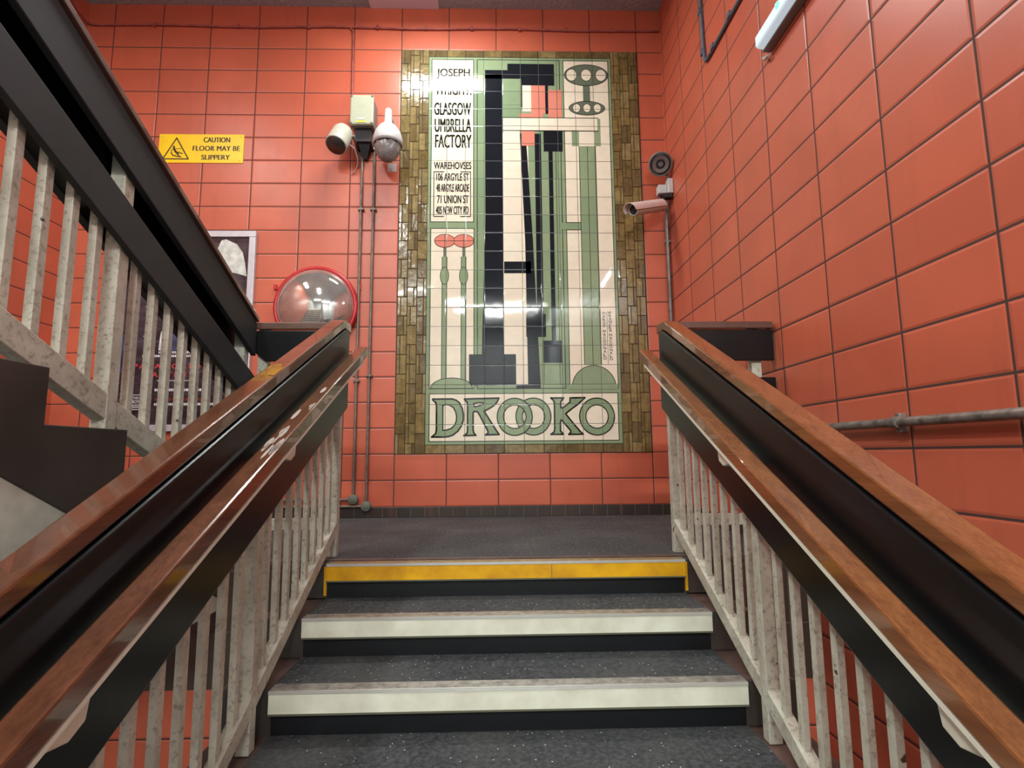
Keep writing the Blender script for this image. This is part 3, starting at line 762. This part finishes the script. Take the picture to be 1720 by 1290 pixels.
sh.face_xz([(-2.225, 2.212), (-2.19, 2.222), (-2.10, 2.180), (-2.050, 2.110), (-2.030, 2.03), (-2.008, 1.912), (-2.07, 1.93), (-2.17, 1.955), (-2.26, 1.96), (-2.27, 2.1)], yr-.001, M['lamp_glare'])
o = sh.build('lamp_reflection', pf); o['label'] = 'painted lamp reflection in the corner of the poster'

# convex mirror
cm = thing('convex_mirror', 'convex mirror dome with red rim on the back wall, above the left guard', 'mirror', (-1.445, YW, 1.66))
C = Vector((-1.445, YW-.005, 1.655))
prof = [(0.0, .322), (.02, .335), (.045, .332), (.055, .318), (.045, .300), (.02, .295)]
MB().lathe(C, (0, -1, 0), prof, M['red'], 64).build('rim', cm)
Rr = .304; hh = .15; prof = []
for k in range(15):
    a = k/14*PI/2; prof.append((.035 + hh*math.sin(a), Rr*math.cos(a)))
MB().lathe(C, (0, -1, 0), prof, M['chrome'], 72).build('mirror_dome', cm)
sb = MB()
for s_ in (-1, 1): sb.box(C.x+s_*.335-.012, C.x+s_*.335+.012, YW-.02, YW-.001, C.z+.15, C.z+.19, M['red'])
sb.build('fixing_tabs', cm)

# junction box
jb = thing('junction_box', 'pale green-grey junction box with yellow label, beside the mural', 'box', (-1.088, YW, 3.11))
MB().box(-1.176, -.998, 4.225, YW-.001, 3.134, 3.382, M['box_side']).build('housing', jb, bevel=.006)
MB().box(-1.181, -.993, 4.195, 4.226, 3.130, 3.386, M['box']).build('lid', jb, bevel=.010)
sb = MB()
for x in (-1.170, -1.004):
    for z in (3.142, 3.374): sb.lathe((x, 4.195, z), (0, -1, 0), [(0, .010), (.003, .009), (.003, 0)], M['box_side'], 14)
sb.build('lid_screws', jb)
o = MB().box(-1.124, -1.058, 4.193, 4.196, 3.168, 3.186, M['white']).build('label_plate', jb)
o = MB().box(-1.128, -1.052, 4.1925, 4.1955, 3.144, 3.160, M['label_yellow']).build('label_plate', jb); o['label'] = 'yellow label'
MB().slope(-1.15, -1.02, 4.26, YW-.001, 3.134, 3.134, 3.02, 2.99, M['dark']).add([(-1.14, 4.28, 3.03), (-1.03, 4.28, 3.03), (-1.03, 4.37, 3.03), (-1.14, 4.37, 3.03), (-1.10, 4.34, 2.91), (-1.07, 4.34, 2.91), (-1.07, 4.37, 2.91), (-1.10, 4.37, 2.91)], [(0, 1, 5, 4), (1, 2, 6, 5), (2, 3, 7, 6), (3, 0, 4, 7), (4, 5, 6, 7)], M['dark']).build('bracket_and_shadow', jb)  # dark bracket; its shape also takes in the cast shadow below the box

# cylinder lamp (infrared illuminator) left of the box
il = thing('illuminator', 'short beige cylinder illuminator with dark round face, left of the junction box', 'camera light', (-1.27, YW, 3.03))
fc = Vector((-1.262, 4.125, 2.905)); ad = Vector((.15, .45, .85)).normalized()
MB().lathe(fc, ad, [(0, .0), (0, .074), (-.006, .081), (.0, .085), (.02, .086), (.17, .082), (.20, .070), (.21, .0)], M['beige'], 40).build('housing', il)
MB().lathe(fc - ad*.007, ad, [(0, 0), (0, .075), (.012, .076)], M['lens'], 40).build('lens', il)
MB().tube([fc+ad*.12, fc+ad*.16+Vector((.09, 0, -.02)), (-1.155, YW-.002, 3.02)], .012, M['box_side']).build('bracket', il)
MB().tube([(-1.17, 4.20, 2.95), (-1.15, 4.24, 2.945), (-1.138, 4.30, 2.90), (-1.145, 4.34, 2.86), (-1.165, 4.36, 2.82), (-1.20, 4.368, 2.80)], .005, M['white'], 8).build('cable', il)

# speed dome camera
dc = thing('dome_camera', 'white dome camera with torn grey film on its bubble, beside the mural border', 'camera', (-.865, YW, 2.95))
o_ = Vector((-.868, 4.18, 2.94)); 
MB().lathe(o_, (0, 0, 1), [(0.0, .104), (-.006, .116), (.02, .120), (.06, .115), (.11, .099), (.155, .068), (.18, .040), (.19, .031), (.30, .027), (.31, .020), (.315, 0)], M['white'], 44).build('housing', dc)
bt2 = MB(); prof = []
for k in range(11):
    a = k/10*PI/2; prof.append((-.005 - .130*math.sin(a), .100*math.cos(a)))
bt2.lathe(o_, (0, 0, 1), prof, M['torn'], 28)
for i, v in enumerate(bt2.v):
    f = 1 + .07*math.sin(i*2.3) + .05*random.random(); bt2.v[i] = (o_.x + (v[0]-o_.x)*f, o_.y + (v[1]-o_.y)*f, v[2] + .006*math.sin(i*1.7))
b_ = bt2.build('bubble', dc); b_['label'] = 'torn crumpled grey film over the bubble'
MB().tube([(-.868, 4.18, 3.20), (-.862, 4.25, 3.205), (-.850, 4.30, 3.18), (-.838, YW-.01, 3.13)], .020, M['white']).build('arm', dc)
MB().box(-.865, -.813, YW-.012, YW-.001, 3.05, 3.16, M['white']).build('wall_plate', dc, bevel=.003)
MB().box(-1.045, -.985, YW-.03, YW-.001, 3.00, 3.07, M['white']).build('cable_box', dc, bevel=.004)

# sticker
stk = thing('sticker', 'small white square label on the tiles below the dome camera', 'label', (-.868, YW, 2.82))
MB().box(-.905, -.831, YW-.002, YW-.0005, 2.820, 2.892, M['white']).build('paper', stk)
MB().rect(-.899, -.866, 2.828, 2.834, YW-.0024, M['box_side']).rect(-.899, -.872, 2.845, 2.848, YW-.0024, M['box_side']).build('print', stk)

# vertical conduits
def conduit_v(x, ztop, zbot, label, bendtop, xe):
    r = .011; y = YW-.020
    root = thing('conduit', label, 'pipe', (x, YW, zbot), 'twin conduits left of the mural')
    pts = [(x, y, zbot), (x, y, ztop)]
    if bendtop: pts += [(x-.012, y, ztop+.03), (x-.045, y, ztop+.085)]
    MB().tube(pts, r, M['pipe'], 12).build('pipe', root)
    MB().tube([(x, y, zbot), (xe, y, zbot)], r*.9, M['pipe'], 10).build('pipe', root)
    MB().lathe((x, YW-.001, zbot), (0, -1, 0), [(0, .038), (.034, .038), (.037, .034), (.038, 0)], M['cap_grey'], 28).build('elbow_box', root)
    for z in (2.48, 1.06 if bendtop else 1.10, ):
        MB().box(x-.024, x+.024, y-.014, YW-.001, z-.009, z+.009, M['pipe']).build('saddle_clip', root, bevel=.002)
conduit_v(-1.112, 2.90, .140, 'grey vertical conduit under the junction box, left of its twin', True, -3.3)
conduit_v(-1.012, 2.98, .088, 'grey vertical conduit under the dome camera, nearer the mural', False, -3.3)
MB_ = MB(); yq = YW-.012
pts = [(XL+.004, 3.9, ZC-.02), (XL+.012, 4.25, 4.16), (-3.42, YW-.010, 4.124)] + [(-3.2+i*.3, yq, 4.124 + .007*math.sin(i*1.3)) for i in range(0, 15)] + [(XR-.01, yq, 4.125)]
hc = thing('conduit', 'thin red-painted cable conduit running along the top of the back wall', 'pipe', (-1, YW, 4.12))
MB_.tube(pts, .009, M['pipe_red'], 8).build('pipe', hc)
MB().tube([(-1.30, yq, 4.134), (-1.25, yq, 4.128), (-1.222, yq, 4.09), (-1.219, yq, 4.05), (-1.214, yq, 3.52), (-1.168, YW-.03, 3.36)], .0085, M['pipe_red'], 8).build('drop_pipe', hc)
src = None
for x in (-2.9, -2.2, -1.6, -1.013, -.6, -.205, .208, .614, 1.0):
    if src is None: src = MB().box(x-.010, x+.010, YW-.024, YW-.001, 4.108, 4.145, M['pipe_red']).build('clip', hc, bevel=.002); xs = x
    else: copy_part(src, hc, (x-xs, 0, 0))

# ------------------------------------------------------------------ things on the right wall
bc = thing('bullet_camera', 'pale bullet camera with sunshield in the right corner, above the vertical conduit', 'camera', (1.40, 4.25, 2.5))
a = Vector((1.042, 4.0, 2.318)); b = Vector((1.335, 4.22, 2.455)); ax = (b-a).normalized(); Ln = (b-a).length
MB().lathe(a, ax, [(.012, 0), (.012, .036), (0, .038), (0, .044), (.01, .045), (Ln, .045), (Ln+.012, .040), (Ln+.012, 0)], M['beige'], 32).build('housing', bc)
MB().lathe(a + ax*.008, ax, [(0, 0), (0, .036), (.004, .037)], M['glassdark'], 28).build('lens_window', bc)
# sunshield: three-quarter curved sheet
side = ax.cross(Vector((0, 0, 1))).normalized(); upv = side.cross(ax).normalized()
def shield(r, d0, d1, m):
    s = MB(); vs = []; fs = []; n = 18
    for k in range(n+1):
        an = math.radians(-12 + 204*k/n); dd = 0.018*math.sin(math.radians(180*k/n))
        for d in (d0-dd, d1):
            for rr in (r, r-.003): vs.append(a + ax*d + side*rr*math.cos(an) + upv*rr*math.sin(an))
    for k in range(n):
        q = 4*k; fs += [(q, q+2, q+6, q+4), (q+1, q+5, q+7, q+3), (q, q+4, q+5, q+1), (q+2, q+3, q+7, q+6)]
    fs += [(0, 1, 3, 2), (4*n, 4*n+2, 4*n+3, 4*n+1)]
    s.add(vs, fs, m, False); return s
shield(.056, -.035, Ln-.01, plain('pinkish_white_shield', (226, 206, 200), .3, noise=.05)).build('sunshield', bc)
MB().tube([a+ax*.28, (1.335, 4.25, 2.47), (1.345, 4.27, 2.56)], .015, M['dark']).build('knuckle', bc)
MB().box(1.315, 1.385, 4.22, 4.29, 2.565, 2.640, M['white']).box(1.385, XR-.002, 4.19, 4.27, 2.555, 2.680, M['white']).box(1.36, XR-.004, 4.20, 4.26, 2.52, 2.56, M['dark']).build('wall_bracket', bc, bevel=.006)
hn = thing('infrared_lamp', 'round dark lamp on a stalk in the right corner, above the bullet camera', 'camera light', (1.35, 4.25, 2.82))
fc = Vector((1.325, 4.17, 2.785)); ad = Vector((.10, .50, .36)).normalized()
MB().lathe(fc, ad, [(.006, 0), (.004, .082), (-.004, .089), (0, .094), (.03, .094), (.05, .068), (.09, .056), (.10, 0)], M['box_side'], 36).build('housing', hn)
MB().lathe(fc - ad*.0, ad, [(.012, 0), (.002, .03), (.010, .05), (-.001, .080), (.006, .085)], M['glassdark'], 36).build('lens', hn)
MB().tube([fc+ad*.06, (1.395, 4.25, 2.76), (1.400, 4.245, 2.68)], .013, M['box_side']).build('stalk', hn)
vc = thing('conduit', 'grey vertical conduit in the right corner running down from the bullet camera', 'pipe', (1.405, 4.32, 0))
MB().tube([(1.396, 4.26, 2.52), (1.402, 4.30, 2.44), (1.405, 4.33, 2.36), (1.405, 4.335, .08)], .016, M['pipe_grey']).build('pipe', vc)
for z in (2.2, 1.3, .4): MB().box(1.383, XR-.001, 4.318, 4.352, z-.01, z+.01, M['pipe_grey']).build('saddle_clip', vc, bevel=.002)
wp = thing('wall_pipe', 'worn steel pipe running level along the right wall', 'pipe', (1.40, 1.0, .57))
MB().tube([(1.398, YE-.02, .578), (1.398, 1.9, .574), (1.398, -1.6, .556)], .0165, M['rail_pipe'], 16).build('pipe', wp)
for y in (1.905, .75, -.4):
    MB().tube([(1.398, y-.016, .574), (1.398, y+.016, .574)], .022, M['rail_pipe'], 16).build('saddle_clip', wp)
    MB().box(1.40, XR-.001, y-.012, y+.012, .538, .606, M['rail_pipe']).build('saddle_clip', wp, bevel=.003)
dv = thing('conduit', 'dark surface conduit turning a corner high on the right wall', 'pipe', (1.42, 3.4, 3.1))
MB().tube([(1.418, 3.455, ZC-.01), (1.418, 3.425, 3.30), (1.418, 3.415, 3.13), (1.418, 3.395, 3.098), (1.418, 3.35, 3.090), (1.418, 2.85, 3.086), (1.418, 1.6, 3.075)], .0125, M['pipe_dark'], 10).build('pipe', dv)
for c_ in ((3.43, 3.50), (3.425, 3.19)): MB().box(1.402, XR-.001, c_[0]-.012, c_[0]+.024, c_[1]-.02, c_[1]+.02, M['pipe_dark']).build('clip', dv)
for y in (3.26, 3.0): MB().box(1.402, XR-.001, y-.02, y+.02, 3.082, 3.112, M['pipe_dark']).build('clip', dv)

em = thing('emergency_light', 'long emergency light with green indicator, high on the right wall', 'light', (1.40, 2.3, 2.46))
MB().box(1.385, XR-.001, 1.98, 2.60, 2.532, 2.632, M['box_side']).build('base', em, bevel=.004)
pts = [(1.388, 2.540), (1.354, 2.546), (1.346, 2.556), (1.346, 2.606), (1.354, 2.618), (1.388, 2.626)]
n = len(pts); vs = [(x, 1.99, z) for x, z in pts] + [(x, 2.59, z) for x, z in pts]
MB().add(vs, [tuple(range(n)), tuple(range(n, 2*n))[::-1]] + [(i, (i+1) % n, n+(i+1) % n, n+i) for i in range(n)], M['emer']).build('diffuser', em, bevel=.003)
o = MB().lathe((1.345, 2.36, 2.592), (-1, 0, 0), [(0, .017), (.005, .012), (.008, 0)], M['green_led'], 16).build('indicator', em); o['label'] = 'lit green indicator'
MB().tube([(1.41, 2.64, 2.535), (1.405, 2.62, 2.512), (1.405, 2.58, 2.505)], .008, M['white'], 8).build('gland', em)

# ------------------------------------------------------------------ luminaires on the ceiling
names = ['ceiling batten light above the landing, before the mural', 'ceiling batten light above the lower steps', 'ceiling batten light above the upper flight', 'ceiling batten light at the foot of the lower steps', 'ceiling batten light at the far end of the upper flight']
for (x, y, a_, b_, pw), nm in zip(LAMPS, names):
    r_ = thing('ceiling_light', nm, 'light', (x, y, ZC), 'ceiling battens')
    MB().box(x-a_/2, x+a_/2, y-b_/2, y+b_/2, ZC-.06, ZC-.001, M['white']).build('body', r_, bevel=.004)
    MB().box(x-a_/2+.01, x+a_/2-.01, y-b_/2+.01, y+b_/2-.01, ZC-.112, ZC-.06, M['tube']).build('diffuser', r_, bevel=.01)
